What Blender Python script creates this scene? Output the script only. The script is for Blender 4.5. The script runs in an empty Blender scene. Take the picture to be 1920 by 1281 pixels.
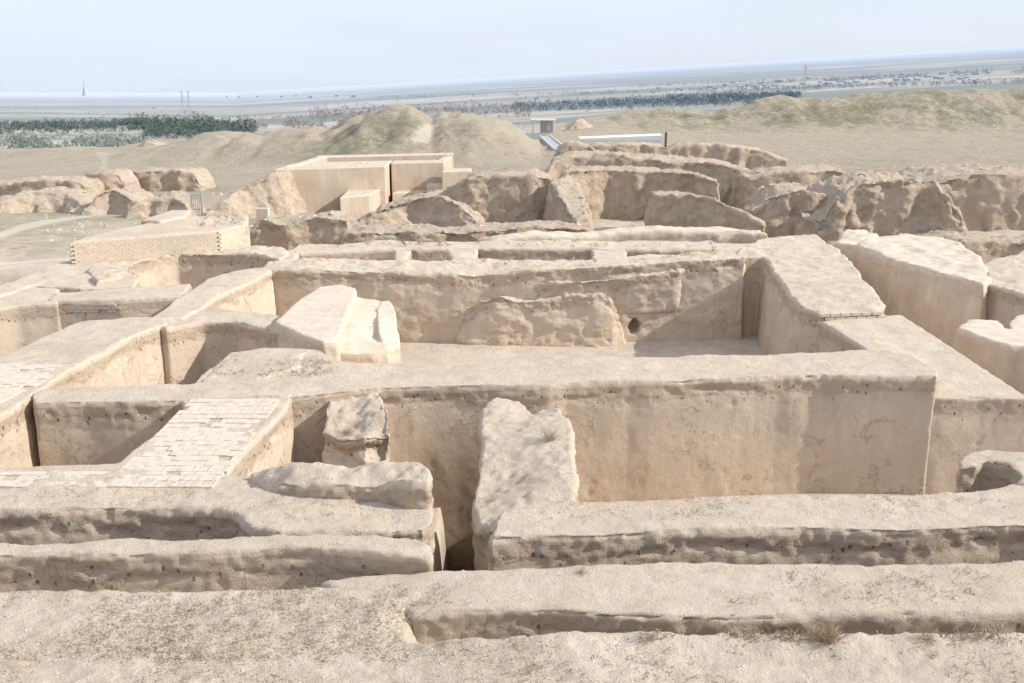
import bpy, bmesh, math, random
import numpy as np
from mathutils import Vector
random.seed(7); rng=np.random.default_rng(5)
S=bpy.context.scene; COL=S.collection
F=1867.0; H=7.0; PIT=math.radians(14.42); CP,SP=math.cos(PIT),math.sin(PIT)

# ---------- camera maths: turn a measured photo point into a world point ----------
def Q(px,py,D):
    u=(px-960)/F; v=(py-640.5)/F
    k=D/(CP-v*SP); return (u*k, D, H+k*(-SP-v*CP))
def P(px,py,z):
    u=(px-960)/F; v=(py-640.5)/F
    k=(z-H)/(-SP-v*CP); return (u*k,(CP-v*SP)*k,z)

# ---------- noise ----------
def _h(a,b,c):
    n=(a*374761393+b*668265263+c*1274126177)&0xffffffff
    n=((n^(n>>13))*1274126177)&0xffffffff
    n=((n^(n>>16))*2246822519)&0xffffffff
    return ((n>>8)&0xffff)/32767.5-1.0
def vn(p):
    i=np.floor(p).astype(np.int64); f=p-i; u=f*f*(3-2*f)
    x,y,z=i[:,0],i[:,1],i[:,2]; ux,uy,uz=u[:,0],u[:,1],u[:,2]
    def L(a,b,t): return a+(b-a)*t
    return L(L(L(_h(x,y,z),_h(x+1,y,z),ux),L(_h(x,y+1,z),_h(x+1,y+1,z),ux),uy),
             L(L(_h(x,y,z+1),_h(x+1,y,z+1),ux),L(_h(x,y+1,z+1),_h(x+1,y+1,z+1),ux),uy),uz)
ROT=np.array([[.80,.60,0],[-.48,.64,.60],[.36,-.48,.80]])
def fbm(p,o=3):
    r=0;a=1;s=0
    for k in range(o):
        r=r+a*vn(p+17.3*k); s+=a; a*=.5; p=(p@ROT)*2.03
    return r/s
def sst(a,b,x):
    t=np.clip((x-a)/(b-a),0,1); return t*t*(3-2*t)

# ---------- materials ----------
def N(nt,t,**kw):
    n=nt.nodes.new(t)
    for k,v in kw.items():
        if k in n.inputs: n.inputs[k].default_value=v
        else: setattr(n,k,v)
    return n
def mixc(nt,f,a,b,mode='MIX'):
    m=nt.nodes.new('ShaderNodeMix'); m.data_type='RGBA'; m.blend_type=mode
    for i,v in ((0,f),(6,a),(7,b)):
        if isinstance(v,(int,float)): m.inputs[i].default_value=v
        elif isinstance(v,tuple): m.inputs[i].default_value=(*v,1) if len(v)==3 else v
        else: nt.links.new(v,m.inputs[i])
    return m.outputs[2]
def mr(nt,v,a,b,c=0,d=1):
    m=nt.nodes.new('ShaderNodeMapRange'); m.inputs[1].default_value=a;m.inputs[2].default_value=b
    m.inputs[3].default_value=c;m.inputs[4].default_value=d; nt.links.new(v,m.inputs[0]); return m.outputs[0]
def mth(nt,op,a,b=0):
    m=nt.nodes.new('ShaderNodeMath'); m.operation=op
    for i,v in ((0,a),(1,b)):
        if isinstance(v,(int,float)): m.inputs[i].default_value=v
        else: nt.links.new(v,m.inputs[i])
    return m.outputs[0]
def noise(nt,pos,scale,detail=6,st=None,rough=.6):
    if st:
        mp=nt.nodes.new('ShaderNodeVectorMath'); mp.operation='MULTIPLY'; mp.inputs[1].default_value=st
        nt.links.new(pos,mp.inputs[0]); pos=mp.outputs[0]
    n=N(nt,'ShaderNodeTexNoise'); n.inputs['Scale'].default_value=scale; n.inputs['Detail'].default_value=detail
    n.inputs['Roughness'].default_value=rough
    nt.links.new(pos,n.inputs['Vector']); return n.outputs[0]
def base_mat(name):
    m=bpy.data.materials.new(name); m.use_nodes=True; nt=m.node_tree
    b=nt.nodes['Principled BSDF']; b.inputs['Roughness'].default_value=.95
    b.inputs['Specular IOR Level'].default_value=.05
    return m,nt,b
def mud(name,top,side,low,bump=.5,pit=.5,fine=1.0,band=.8,sidebump=.55):
    m,nt,b=base_mat(name)
    g=nt.nodes.new('ShaderNodeNewGeometry'); pos=g.outputs['Position']
    sn=nt.nodes.new('ShaderNodeSeparateXYZ'); nt.links.new(g.outputs['Normal'],sn.inputs[0])
    sp=nt.nodes.new('ShaderNodeSeparateXYZ'); nt.links.new(pos,sp.inputs[0])
    dz=N(nt,'ShaderNodeAttribute',attribute_name='depth').outputs['Fac']
    n1=noise(nt,pos,.55,7); n2=noise(nt,pos,9*fine,8,rough=.7); n3=noise(nt,pos,3.2,6,(1,1,.13)); n4=noise(nt,pos,2.3,8,(1,1,1.6))
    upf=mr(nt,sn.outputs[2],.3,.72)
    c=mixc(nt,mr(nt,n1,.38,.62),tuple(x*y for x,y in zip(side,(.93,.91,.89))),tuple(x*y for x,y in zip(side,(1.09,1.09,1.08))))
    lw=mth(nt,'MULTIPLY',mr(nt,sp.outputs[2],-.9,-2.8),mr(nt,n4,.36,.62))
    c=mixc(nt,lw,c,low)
    c=mixc(nt,mr(nt,n3,.38,.66,0,.6),c,tuple(x*.80 for x in side))
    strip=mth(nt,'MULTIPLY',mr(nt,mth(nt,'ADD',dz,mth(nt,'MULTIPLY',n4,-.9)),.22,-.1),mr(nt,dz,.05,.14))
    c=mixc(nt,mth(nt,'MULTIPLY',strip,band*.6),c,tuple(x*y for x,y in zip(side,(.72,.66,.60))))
    vp=N(nt,'ShaderNodeTexVoronoi'); vp.inputs['Scale'].default_value=6.5*fine**.5
    vm=nt.nodes.new('ShaderNodeVectorMath'); vm.operation='MULTIPLY'; vm.inputs[1].default_value=(1,1,.6); nt.links.new(pos,vm.inputs[0]); nt.links.new(vm.outputs[0],vp.inputs['Vector'])
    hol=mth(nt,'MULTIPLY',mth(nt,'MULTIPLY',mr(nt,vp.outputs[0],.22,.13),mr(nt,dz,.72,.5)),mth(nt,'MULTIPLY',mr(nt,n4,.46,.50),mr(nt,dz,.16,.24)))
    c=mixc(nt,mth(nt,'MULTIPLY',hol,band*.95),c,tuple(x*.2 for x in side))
    fl=mth(nt,'MULTIPLY',mr(nt,noise(nt,pos,.8,9,rough=.6),.58,.588),mr(nt,sn.outputs[2],.5,.3))
    c=mixc(nt,mth(nt,'MULTIPLY',fl,.4),c,tuple(x*y for x,y in zip(side,(.80,.76,.72))))
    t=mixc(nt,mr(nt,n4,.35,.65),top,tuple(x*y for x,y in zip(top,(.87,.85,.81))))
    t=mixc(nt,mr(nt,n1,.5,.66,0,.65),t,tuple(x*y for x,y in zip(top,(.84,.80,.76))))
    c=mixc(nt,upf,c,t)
    c=mixc(nt,mth(nt,'MULTIPLY',mr(nt,n2,.39,.31,0,pit),mr(nt,upf,0,1,.5,1)),c,tuple(x*.5 for x in side))
    c=mixc(nt,mr(nt,n2,.35,.7,0,.6),c,mixc(nt,1.0,c,(1.16,1.155,1.15),'MULTIPLY'))
    c=mixc(nt,mr(nt,sp.outputs[2],-3.4,-5.0,0,.65),c,(.21,.15,.10))  # shaft gloom painted in: wall colour darkens with depth
    # deep shade painted into the lower wall colour, inside the narrow corridor only
    shd=mth(nt,'MULTIPLY',mth(nt,'MULTIPLY',mr(nt,sp.outputs[0],-2.6,-2.2),mr(nt,sp.outputs[0],.35,.1)),mth(nt,'MULTIPLY',mr(nt,sp.outputs[1],24,23.6),mr(nt,sp.outputs[2],-.8,-2.9)))
    c=mixc(nt,mth(nt,'MULTIPLY',shd,.72),c,(.22,.155,.105))
    nt.links.new(c,b.inputs['Base Color'])
    vo=N(nt,'ShaderNodeTexVoronoi'); vo.feature='DISTANCE_TO_EDGE'; vo.inputs['Scale'].default_value=1.1
    nw=nt.nodes.new('ShaderNodeVectorMath'); nw.operation='ADD'
    nz=N(nt,'ShaderNodeTexNoise'); nz.inputs['Scale'].default_value=1.6; nz.inputs['Detail'].default_value=5; nt.links.new(pos,nz.inputs['Vector'])
    nt.links.new(pos,nw.inputs[0]); nt.links.new(nz.outputs[1],nw.inputs[1]); nt.links.new(nw.outputs[0],vo.inputs['Vector'])
    crack=mth(nt,'MULTIPLY',mr(nt,vo.outputs[0],0,.012,-1,0),mr(nt,n1,.52,.60))
    n5=noise(nt,pos,30*fine,6,rough=.75)
    amp=mth(nt,'MAXIMUM',mr(nt,upf,0,1,sidebump,1),mth(nt,'MULTIPLY',strip,.9))
    hgt=mth(nt,'ADD',mth(nt,'MULTIPLY',mth(nt,'ADD',n2,mth(nt,'MULTIPLY',n5,.7)),amp),mth(nt,'MULTIPLY',crack,.3))
    hgt=mth(nt,'SUBTRACT',mth(nt,'SUBTRACT',hgt,mth(nt,'MULTIPLY',hol,.8*band)),mth(nt,'MULTIPLY',fl,.3))
    bp=N(nt,'ShaderNodeBump'); bp.inputs['Strength'].default_value=bump; bp.inputs['Distance'].default_value=.07/fine
    nt.links.new(hgt,bp.inputs['Height']); nt.links.new(bp.outputs[0],b.inputs['Normal'])
    return m
TOP=(.685,.585,.48); SIDE=(.63,.525,.42); LOW=(.63,.475,.345)
M={}
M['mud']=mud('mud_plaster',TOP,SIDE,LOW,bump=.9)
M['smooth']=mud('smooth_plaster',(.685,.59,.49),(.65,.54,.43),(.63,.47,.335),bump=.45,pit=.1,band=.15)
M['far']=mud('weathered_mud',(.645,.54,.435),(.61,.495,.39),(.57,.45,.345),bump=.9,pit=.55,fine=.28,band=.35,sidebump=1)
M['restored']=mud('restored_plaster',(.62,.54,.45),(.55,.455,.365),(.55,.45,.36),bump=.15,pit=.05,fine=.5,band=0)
def plain_mat(name,c,var=.2,scale=3,rough=.9,metal=0):
    m,nt,b=base_mat(name); g=nt.nodes.new('ShaderNodeNewGeometry')
    n=noise(nt,g.outputs['Position'],scale,5)
    nt.links.new(mixc(nt,mr(nt,n,.3,.7),tuple(x*(1-var) for x in c),tuple(min(1,x*(1+var)) for x in c)),b.inputs['Base Color'])
    b.inputs['Roughness'].default_value=rough; b.inputs['Metallic'].default_value=metal; return m
M['brick']=plain_mat('mud_brick',(.63,.54,.45),.14,5)
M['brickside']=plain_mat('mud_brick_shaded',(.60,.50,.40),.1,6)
M['straw']=plain_mat('dry_straw',(.43,.36,.26),.25,8)
M['twig']=plain_mat('dry_twig',(.42,.31,.21),.25,8)
M['white']=plain_mat('white_paint',(.80,.79,.77),.06)
M['grey']=plain_mat('grey_steel',(.40,.42,.45),.1)
M['concrete']=plain_mat('pale_concrete',(.58,.56,.52),.1)
M['dark']=plain_mat('dark_paint',(.06,.06,.065),.2)
M['conifer']=plain_mat('conifer_needles',(.125,.165,.145),.3,.05)
M['silver']=plain_mat('silver_conifer_needles',(.20,.245,.215),.3,.08)
M['bare']=plain_mat('bare_branches',(.335,.295,.285),.15,.05)
M['sapling']=plain_mat('sapling_needles',(.26,.26,.24),.2,.05)
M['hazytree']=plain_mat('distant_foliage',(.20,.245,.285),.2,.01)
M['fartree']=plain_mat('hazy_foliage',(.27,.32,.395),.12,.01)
M['trunk']=plain_mat('tree_bark',(.18,.13,.09),.2,3)
M['roofgreen']=plain_mat('green_roof',(.34,.44,.48),.1,.02)
M['roofgrey']=plain_mat('grey_roof',(.37,.42,.50),.1,.02)
M['roofred']=plain_mat('rusty_roof',(.40,.39,.44),.1,.02)
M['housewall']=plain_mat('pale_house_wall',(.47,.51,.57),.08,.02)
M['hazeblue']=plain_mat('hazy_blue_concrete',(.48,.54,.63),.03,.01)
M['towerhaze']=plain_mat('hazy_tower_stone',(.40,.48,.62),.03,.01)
M['pebble']=plain_mat('pebble_stone',(.56,.47,.385),.3,20)
M['clod']=plain_mat('clod_earth',(.59,.485,.385),.2,2)

# ---------- object helpers ----------
def mesh_obj(name,verts,faces,mat,parent=None,smooth=False,recenter=True):
    verts=np.asarray(verts,dtype=float)
    if parent is not None: c=np.array(parent.location)
    elif recenter and len(verts):
        c=(verts.min(0)+verts.max(0))/2; c[2]=verts[:,2].min()
    else: c=np.zeros(3)
    me=bpy.data.meshes.new(name); me.from_pydata((verts-c).tolist(),[],faces); me.materials.append(mat)
    if smooth: me.shade_smooth()
    me.update()
    o=bpy.data.objects.new(name,me); COL.objects.link(o)
    if parent is not None: o.parent=parent
    else: o.location=c
    return o
def tag(o,label=None,cat=None,group=None,kind=None):
    if label:o['label']=label
    if cat:o['category']=cat
    if group:o['group']=group
    if kind:o['kind']=kind
    return o
def empty(name,loc):
    o=bpy.data.objects.new(name,None); COL.objects.link(o); o.location=loc; return o
class MB:
    def __init__(s): s.v=[]; s.f=[]
    def add(s,v,f):
        n=len(s.v); s.v+=list(v); s.f+=[tuple(i+n for i in q) for q in f]
    def box(s,c,d,rz=0,jit=0):
        hx,hy,hz=d[0]/2,d[1]/2,d[2]/2; ca,sa=math.cos(rz),math.sin(rz); vs=[]
        for z in(-hz,hz):
            for x,y in((-hx,-hy),(hx,-hy),(hx,hy),(-hx,hy)):
                x+=random.uniform(-jit,jit); y+=random.uniform(-jit,jit)
                vs.append((c[0]+x*ca-y*sa,c[1]+x*sa+y*ca,c[2]+z+random.uniform(-jit,jit)*.5))
        s.add(vs,[(3,2,1,0),(4,5,6,7),(0,1,5,4),(1,2,6,5),(2,3,7,6),(3,0,4,7)])
    def prism(s,pts,z0):   # pts = top points
        n=len(pts); a=sum(pts[i][0]*pts[(i+1)%n][1]-pts[(i+1)%n][0]*pts[i][1] for i in range(n))
        if a<0: pts=pts[::-1]
        s.add([tuple(p) for p in pts]+[(p[0],p[1],z0) for p in pts],
              [tuple(range(n)),tuple(range(2*n-1,n-1,-1))]+[(i,i+n,(i+1)%n+n,(i+1)%n) for i in range(n)])
    def bar(s,a,b,r,n=5,r2=None):
        a=Vector(a);b=Vector(b);d=(b-a).normalized(); u=d.orthogonal().normalized(); w=d.cross(u); r2=r if r2 is None else r2
        vs=[tuple(a+(u*math.cos(2*math.pi*i/n)+w*math.sin(2*math.pi*i/n))*r) for i in range(n)]
        vs+=[tuple(b+(u*math.cos(2*math.pi*i/n)+w*math.sin(2*math.pi*i/n))*r2) for i in range(n)]
        s.add(vs,[(i,(i+1)%n,(i+1)%n+n,i+n) for i in range(n)]+[tuple(range(n-1,-1,-1)),tuple(range(n,2*n))])
    def build(s,name,mat,parent=None,smooth=False): return mesh_obj(name,s.v,s.f,mat,parent,smooth)

def outline(pts,seg,amp,seed):
    out=[];n=len(pts)
    for i in range(n):
        a=np.array(pts[i]);b=np.array(pts[(i+1)%n]); L=np.linalg.norm((b-a)[:2]); k=max(1,int(L/seg))
        nr=np.array([-(b-a)[1],(b-a)[0]])/max(L,1e-6)
        for j in range(k):
            p=a+(b-a)*j/k
            w=fbm(np.array([[p[0]*.8+seed,p[1]*.8,seed*1.7]]),2)[0]*amp
            p=p.copy(); p[:2]+=nr*w; out.append(p)
    return out
SEED=[0]
def wall(name,label,pts,base=-3.3,vox=.07,batter=.12,rough=.06,top=.05,mat='mud',smooth=2,cat='wall',under=.06,group=None,edge=.12,gully=0,crumb=1.0,holes=(),dome=0,crag=0):
    """top outline (world points) drawn down to base, remeshed, rounded and eroded"""
    SEED[0]+=1; sd=SEED[0]*13.7
    n=len(pts); a=sum(pts[i][0]*pts[(i+1)%n][1]-pts[(i+1)%n][0]*pts[i][1] for i in range(n))
    if a<0: pts=pts[::-1]
    pl=outline(pts,.5,edge,sd); n=len(pl)
    zmax=max(p[2] for p in pts)
    bot=[]
    for i in range(n):
        p0,p1,p2=pl[i-1],pl[i],pl[(i+1)%n]
        d=(p2-p0)[:2]; L=np.linalg.norm(d)+1e-6; nr=np.array([d[1],-d[0]])/L
        bot.append(np.array([p1[0]+nr[0]*batter,p1[1]+nr[1]*batter,base]))
    bm=bmesh.new()
    vt=[bm.verts.new((p[0],p[1],zmax)) for p in pl]; vb=[bm.verts.new(tuple(p)) for p in bot]
    bm.faces.new(vt); bm.faces.new(vb[::-1])
    for i in range(n): bm.faces.new((vt[i],vb[i],vb[(i+1)%n],vt[(i+1)%n]))
    bmesh.ops.triangulate(bm,faces=[f for f in bm.faces if len(f.verts)>4])
    me=bpy.data.meshes.new('t'); bm.to_mesh(me); bm.free()
    t=bpy.data.objects.new('t',me); COL.objects.link(t)
    m=t.modifiers.new('r','REMESH'); m.mode='VOXEL'; m.voxel_size=vox
    if smooth:
        m=t.modifiers.new('s','SMOOTH'); m.factor=.5; m.iterations=smooth
    dg=bpy.context.evaluated_depsgraph_get(); me2=bpy.data.meshes.new_from_object(t.evaluated_get(dg))
    bpy.data.objects.remove(t); bpy.data.meshes.remove(me)
    nv=len(me2.vertices); v=np.empty(nv*3); me2.vertices.foreach_get('co',v); v=v.reshape(-1,3)
    nn=np.empty(nv*3); me2.vertex_normals.foreach_get('vector',nn); nn=nn.reshape(-1,3)
    o=np.array([sd,sd*.7,sd*.3]); up=np.clip(nn[:,2],0,1); side=1-np.abs(nn[:,2])
    zl=np.array([p[:2] for p in pl]); zz=np.array([p[2] for p in pl]); zt=np.full(nv,zmax)
    step=max(1,len(zl)//80); A=zl[::step]; B=zz[::step]
    if max(zz)-min(zz)>.04 or dome:
        d2=((v[:,None,:2]-A[None])**2).sum(2)
        w=1/(d2+.08)**1.6; zt=(w*B).sum(1)/w.sum(1)
        if dome: zt=zt+dome*(1-np.exp(-d2.min(1)/ .8))*(1+.8*fbm(v*np.array([.5,.5,0])+o,2))
        v[:,2]=base+(v[:,2]-base)*(zt-base)/(zmax-base)
    s0=.45 if vox<.1 else .3
    big=fbm(v*s0+o,3); med=fbm(v*1.7+o,4); fin=fbm(v*7.5+o,2); cou=fbm(v*np.array([2.,2.,8.])+o,2)
    dz=zt-v[:,2]
    lump=sst(.9,.1,dz)
    d=rough*(.9*big+.5*med+(.08+.4*lump)*crumb*fin+.4*lump*crumb*cou)
    lip=np.exp(-((dz-.32)/.14)**2)
    d-=lip*under*np.clip(.1+2.2*med+1.0*cou,-.2,1.6)*.8
    pit=np.clip(fbm(v*3.1+o+9,2)-.45,0,1); d-=pit*rough*1.3
    ed=np.clip(.55-np.abs(nn[:,2]-.6),0,.5)*2
    chip=np.clip(fbm(v*2.6+o+4,3)-.12,0,1)
    d-=ed*crumb*(rough*.4*(.5+fin)+chip*.2)
    if gully:
        gl=np.abs(fbm(v*np.array([.9,.9,.4])+o,2)); d-=gully*(.45-np.clip(gl*2.2,0,1))*np.clip(dz/1.2,0,1)*1.3
    zc=0
    if crag:   # broken, bitten-out surface
        r1=1-np.abs(fbm(v*np.array([.8,.8,1.1])+o+3,3))*3; r2=fbm(v*np.array([1.6,1.6,3.0])+o+5,4); bite=np.clip(fbm(v*.9+o+11,2)-.2,0,1)
        d+=crag*(-.4*np.clip(r1,-.3,1)+1.0*r2-1.6*bite)
        zc=crag*(1.2*fbm(v*np.array([1.1,1.1,.3])+o+8,4)-.5*np.clip(r1,-.3,1)+.5*fin)
    for hx,hz_,hr in holes:
        rr=hr*(1+.5*fbm(v*5+o,2))
        q=np.clip(1-((v[:,0]-hx)**2+((v[:,2]-hz_)*.75)**2)/rr**2,0,1)*(nn[:,1]<-.3); v[:,1]+=.7*np.sqrt(q)
    v=v+nn*((side+ed*.4)*d)[:,None]
    v[:,2]+=up*(top*(1.3*big+.9*med)+rough*.12*fin+zc)*(v[:,2]>base+.3)
    c=(v.min(0)+v.max(0))/2; c[2]=base
    me2.vertices.foreach_set('co',(v-c).ravel()); me2.shade_smooth(); me2.materials.clear(); me2.materials.append(M[mat]); me2.update()
    at=me2.attributes.new('depth','FLOAT','POINT'); at.data.foreach_set('value',(np.zeros(nv)+zt-v[:,2]).astype(np.float32))
    me2.name=name
    ob=bpy.data.objects.new(name,me2); COL.objects.link(ob); ob.location=c
    tag(ob,label,cat,group); return ob
def PZ(l,z): return [P(p[0],p[1],z if len(p)<3 else p[2]) for p in l]
def ruin(name,label,front,thick,base=-1.6,vox=.14,mat='far',dz=0,**kw):
    f=[Q(*p) for p in front]
    b=[(p[0],p[1]+thick,p[2]+dz) for p in f][::-1]
    a=dict(rough=.25,top=.10,batter=.4,smooth=2,under=.06,edge=.45,dome=.1,crag=.14); a.update(kw)
    return wall(name,label,f+b,base=base,vox=vox,mat=mat,**a)

# ================= GROUND SHEET =================
LC=np.array([(-600,296),(-200,288),(0,288),(100,284),(200,281),(300,269),(400,257),(480,248),(560,247),(620,241),(655,228),(690,212),(735,202),(768,204),(790,216),(808,229),(826,219),(880,214),(915,219),(945,231),(975,248),(1010,275)],float)
RC=np.array([(1040,262),(1065,238),(1100,223),(1180,211),(1260,206),(1340,212),(1400,198),(1440,188),(1480,182),(1560,182),(1650,175),(1760,170),(1850,168),(1920,169),(2300,160),(3000,165)],float)
def plainz(x,y): return -45+.0122*y+.057*np.maximum(x,-.27*y)
def crest(px,T,D):
    py=np.interp(px,T[:,0],T[:,1]); v=(py-640.5)/F; return H+D*(-SP-v*CP)/(CP-v*SP)
TRX=P(772,1160,-.1)[0]
CX0=P(795,1000,-.3)[0]; CX1=P(935,1000,-.3)[0]
def gz(x,y):
    x=np.asarray(x,float);y=np.asarray(y,float); yy=np.maximum(y,1.)
    px=960+1928*x/yy
    p3=np.stack([x,y,np.zeros_like(x)],-1).reshape(-1,3)
    f=lambda s,o=3:fbm(p3*s+3.1,o).reshape(x.shape)
    front=-.24+.06*f(.5)+.045*f(2.0)+.035*f(7,3)+.1*np.clip((12-y)/3,0,1)
    wob=.14*f(.7)+.14*f(2.5,4)
    tr=sst(TRX-.3,TRX+.25,x+2*wob)*sst(11.97,12.14,y+wob)*(1-sst(12.9,13.05,y))
    front=front+.10*sst(TRX,TRX+1,x)*np.exp(-((y-11.9)/.4)**2)-.8*tr
    front=front+.10*(1-sst(TRX-.6,TRX,x))*np.exp(-((y-12.6)/.7)**2)*sst(-5,-3,x)
    mid=-3.15+.05*f(.8)
    mid=mid+.26*((x>-9)&(x<13)&(y>25)&(y<40))
    mid=mid-2.9*sst(CX0-.3,CX0,x)*(1-sst(CX1,CX1+.3,x))*(1-sst(23.2,23.5,y))
    ruinz=-.9-1.1*sst(58,78,y)+.35*f(.12)+.2*f(.6,4)
    leftz=-1.25-.75*sst(60,80,y)+.2*f(.12)
    lm=sst(-12,-15,x)
    back=ruinz*(1-lm)+leftz*lm
    e=np.where(x<-13,44.,49.5)
    z=np.where(y<13.35,front,mid)
    z=z+(back-z)*sst(0,1.2,y-e)
    z=z-1.3*sst(900,300,px)*sst(90,135,y)
    E=148+102*sst(980,1080,px)
    dr=sst(0,1,(y-E)/170.)
    pz=plainz(x,y)+3.*f(.004)+.5*f(.03)
    z=z*(1-dr)+pz*dr
    b=z
    g1=np.exp(-np.abs((y-150)/np.where(y<150,23.,24.))**2.4)
    g2=np.where(y<222,np.exp(-np.abs((y-222)/17.)**2.4),np.exp(-((y-222)/40.)**2))
    zl=crest(px,LC,150.); zr=crest(px,RC,222.)
    h1=np.where(px<1012,np.maximum(zl-b,0)*g1,0); h2=np.where(px>1035,np.maximum(zr-b,0)*g2,0)
    h=np.maximum(h1,h2)
    gul=1-np.abs(fbm(np.stack([x*.16,y*.045,x*0+2],-1).reshape(-1,3),3).reshape(x.shape))*2.5
    nz=.45*f(.07,4)+.65*f(.35,4)-.6*(np.clip(gul,0,1)-.4)
    z=b+h+nz*np.clip(h/3,0,1)
    return z
ts=np.linspace(-1,1,640)
ys=np.concatenate([np.linspace(-14,8,30,endpoint=False),np.linspace(8,13.6,140,endpoint=False),np.linspace(13.6,60,160,endpoint=False),np.linspace(60,270,280,endpoint=False),np.geomspace(270,14000,150)])
T,Y=np.meshgrid(ts,ys); X=T*(7+.75*np.maximum(Y,0)); Z=gz(X,Y)
ny,nx=T.shape
idx=np.arange(ny*nx).reshape(ny,nx)
fc=np.stack([idx[:-1,:-1],idx[:-1,1:],idx[1:,1:],idx[1:,:-1]],-1).reshape(-1,4)
me=bpy.data.meshes.new('ground'); me.vertices.add(ny*nx); me.vertices.foreach_set('co',np.stack([X,Y,Z],-1).ravel())
me.loops.add(fc.size); me.loops.foreach_set('vertex_index',fc.ravel()); me.polygons.add(len(fc))
me.polygons.foreach_set('loop_start',np.arange(0,fc.size,4)); me.update(calc_edges=True); me.shade_smooth()
def onground(px,py,lo=40,hi=13900):
    Ds=np.geomspace(lo,hi,400); u=(px-960)/F; v=(py-640.5)/F; k=Ds/(CP-v*SP)
    xs=u*k; zs=H+k*(-SP-v*CP); g=gz(xs,Ds); w=np.where(zs<g)[0]
    i=w[0] if len(w) else len(Ds)-1
    return (xs[i],Ds[i],g[i])
grass=sst(60,95,Y)*(1-sst(330,600,Y))*(.24+.14*sst(-30,20,X))
grass=np.maximum(grass, .7*sst(-14,-16,X)*sst(46,50,Y)*(Y<75))
grass=np.maximum(grass,1.0*np.exp(-((Y-132)/14)**2)*np.exp(-((X+18)/20)**2))
grass=np.maximum(grass,1.1*np.exp(-((Y-210)/18)**2)*sst(5,40,X))
pit=sst(-3.4,-5,Z)*(Y<25)*(Y>13)  # mask for the shade painted on the sunken corridor floor
path=np.zeros_like(X)
def seg(poly,w,val=1.):
    global path
    for a,b in zip(poly[:-1],poly[1:]):
        ax,ay=a[:2];bx,by=b[:2]; dx,dy=bx-ax,by-ay; t=np.clip(((X-ax)*dx+(Y-ay)*dy)/(dx*dx+dy*dy),0,1)
        wv=.5*fbm(np.stack([X,Y,X*0],-1).reshape(-1,3)*.3,2).reshape(X.shape)*min(w,1)
        d=np.hypot(X-ax-t*dx,Y-ay-t*dy)+wv; path=np.maximum(path,val*(1-sst(w*.3,w,d)))
seg([onground(*p) for p in((818,232),(804,242),(786,264))],1.3,1)
seg([onground(*p) for p in((600,262),(650,240),(745,215))],.5,.6)
seg([onground(*p) for p in((190,330),(196,300),(188,287))],.7,.6)
seg([onground(*p) for p in((-40,455),(60,425),(140,410),(240,402))],1.)
seg([onground(*p) for p in((-40,500),(60,494),(128,488))],.8)
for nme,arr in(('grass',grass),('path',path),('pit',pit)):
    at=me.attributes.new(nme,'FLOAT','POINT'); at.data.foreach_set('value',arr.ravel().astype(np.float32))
m,nt,b=base_mat('ground_earth')
g=nt.nodes.new('ShaderNodeNewGeometry'); pos=g.outputs['Position']
sp=nt.nodes.new('ShaderNodeSeparateXYZ'); nt.links.new(pos,sp.inputs[0]); yv=sp.outputs[1]
at=N(nt,'ShaderNodeAttribute',attribute_name='grass').outputs['Fac']; pa=N(nt,'ShaderNodeAttribute',attribute_name='path').outputs['Fac']
pt=N(nt,'ShaderNodeAttribute',attribute_name='pit').outputs['Fac']
n1=noise(nt,pos,.5,8); n2=noise(nt,pos,11,8,rough=.72); n3=noise(nt,pos,.09,9,rough=.7); n4=noise(nt,pos,.5,9,rough=.75); n6=noise(nt,pos,1.6,9,rough=.72)
c=mixc(nt,mr(nt,n1,.38,.62),(.61,.51,.41),(.71,.61,.50))
c=mixc(nt,mr(nt,n6,.46,.60,0,.6),c,(.53,.435,.335))
c=mixc(nt,mr(nt,n2,.42,.30,0,.45),c,(.38,.30,.22))
c=mixc(nt,mr(nt,n2,.55,.75,0,.4),c,(.74,.645,.54))
sandf=mixc(nt,mr(nt,n3,.38,.62),(.50,.42,.325),(.64,.555,.445))
c=mixc(nt,mr(nt,yv,45,70),c,sandf)
gf=mth(nt,'MULTIPLY',at,mr(nt,mth(nt,'ADD',mth(nt,'MULTIPLY',n3,.45),mth(nt,'MULTIPLY',n4,.55)),.45,.55))
c=mixc(nt,gf,c,mixc(nt,mr(nt,n4,.35,.65),(.20,.195,.13),(.33,.31,.205)))
c=mixc(nt,mth(nt,'MULTIPLY',at,mr(nt,n4,.45,.35,0,.85)),c,(.17,.15,.11))
c=mixc(nt,mth(nt,'MULTIPLY',mr(nt,yv,60,110),mr(nt,n4,.42,.36,0,.4)),c,(.29,.245,.18))
c=mixc(nt,mth(nt,'MULTIPLY',pa,.85),c,(.70,.62,.52))
c=mixc(nt,mth(nt,'MULTIPLY',pt,.85),c,(.20,.145,.10))  # corridor floor: shade painted into the earth colour
f1=noise(nt,pos,.0035,7,(.5,.8,0)); f2=noise(nt,pos,.0014,8,(.4,1.6,0)); f3=noise(nt,pos,.02,6,(.5,.6,0))
fc1=mixc(nt,mr(nt,f1,.44,.56),(.37,.335,.28),(.55,.485,.41))
fc1=mixc(nt,mr(nt,f2,.48,.52,0,.85),fc1,(.18,.215,.185))
fc1=mixc(nt,mr(nt,f3,.46,.38,0,.5),fc1,(.22,.235,.195))
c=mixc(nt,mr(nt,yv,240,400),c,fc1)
hzv=mth(nt,'SUBTRACT',1.0,mth(nt,'POWER',2.718,mth(nt,'MULTIPLY',mth(nt,'MAXIMUM',mth(nt,'SUBTRACT',yv,400.),0.),-1/3600.)))  # aerial haze painted into the plain's colour with distance
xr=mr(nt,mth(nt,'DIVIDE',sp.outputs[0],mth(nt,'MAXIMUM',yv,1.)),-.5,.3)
hfar=mixc(nt,xr,(.50,.56,.65),(.39,.47,.60))
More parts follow.
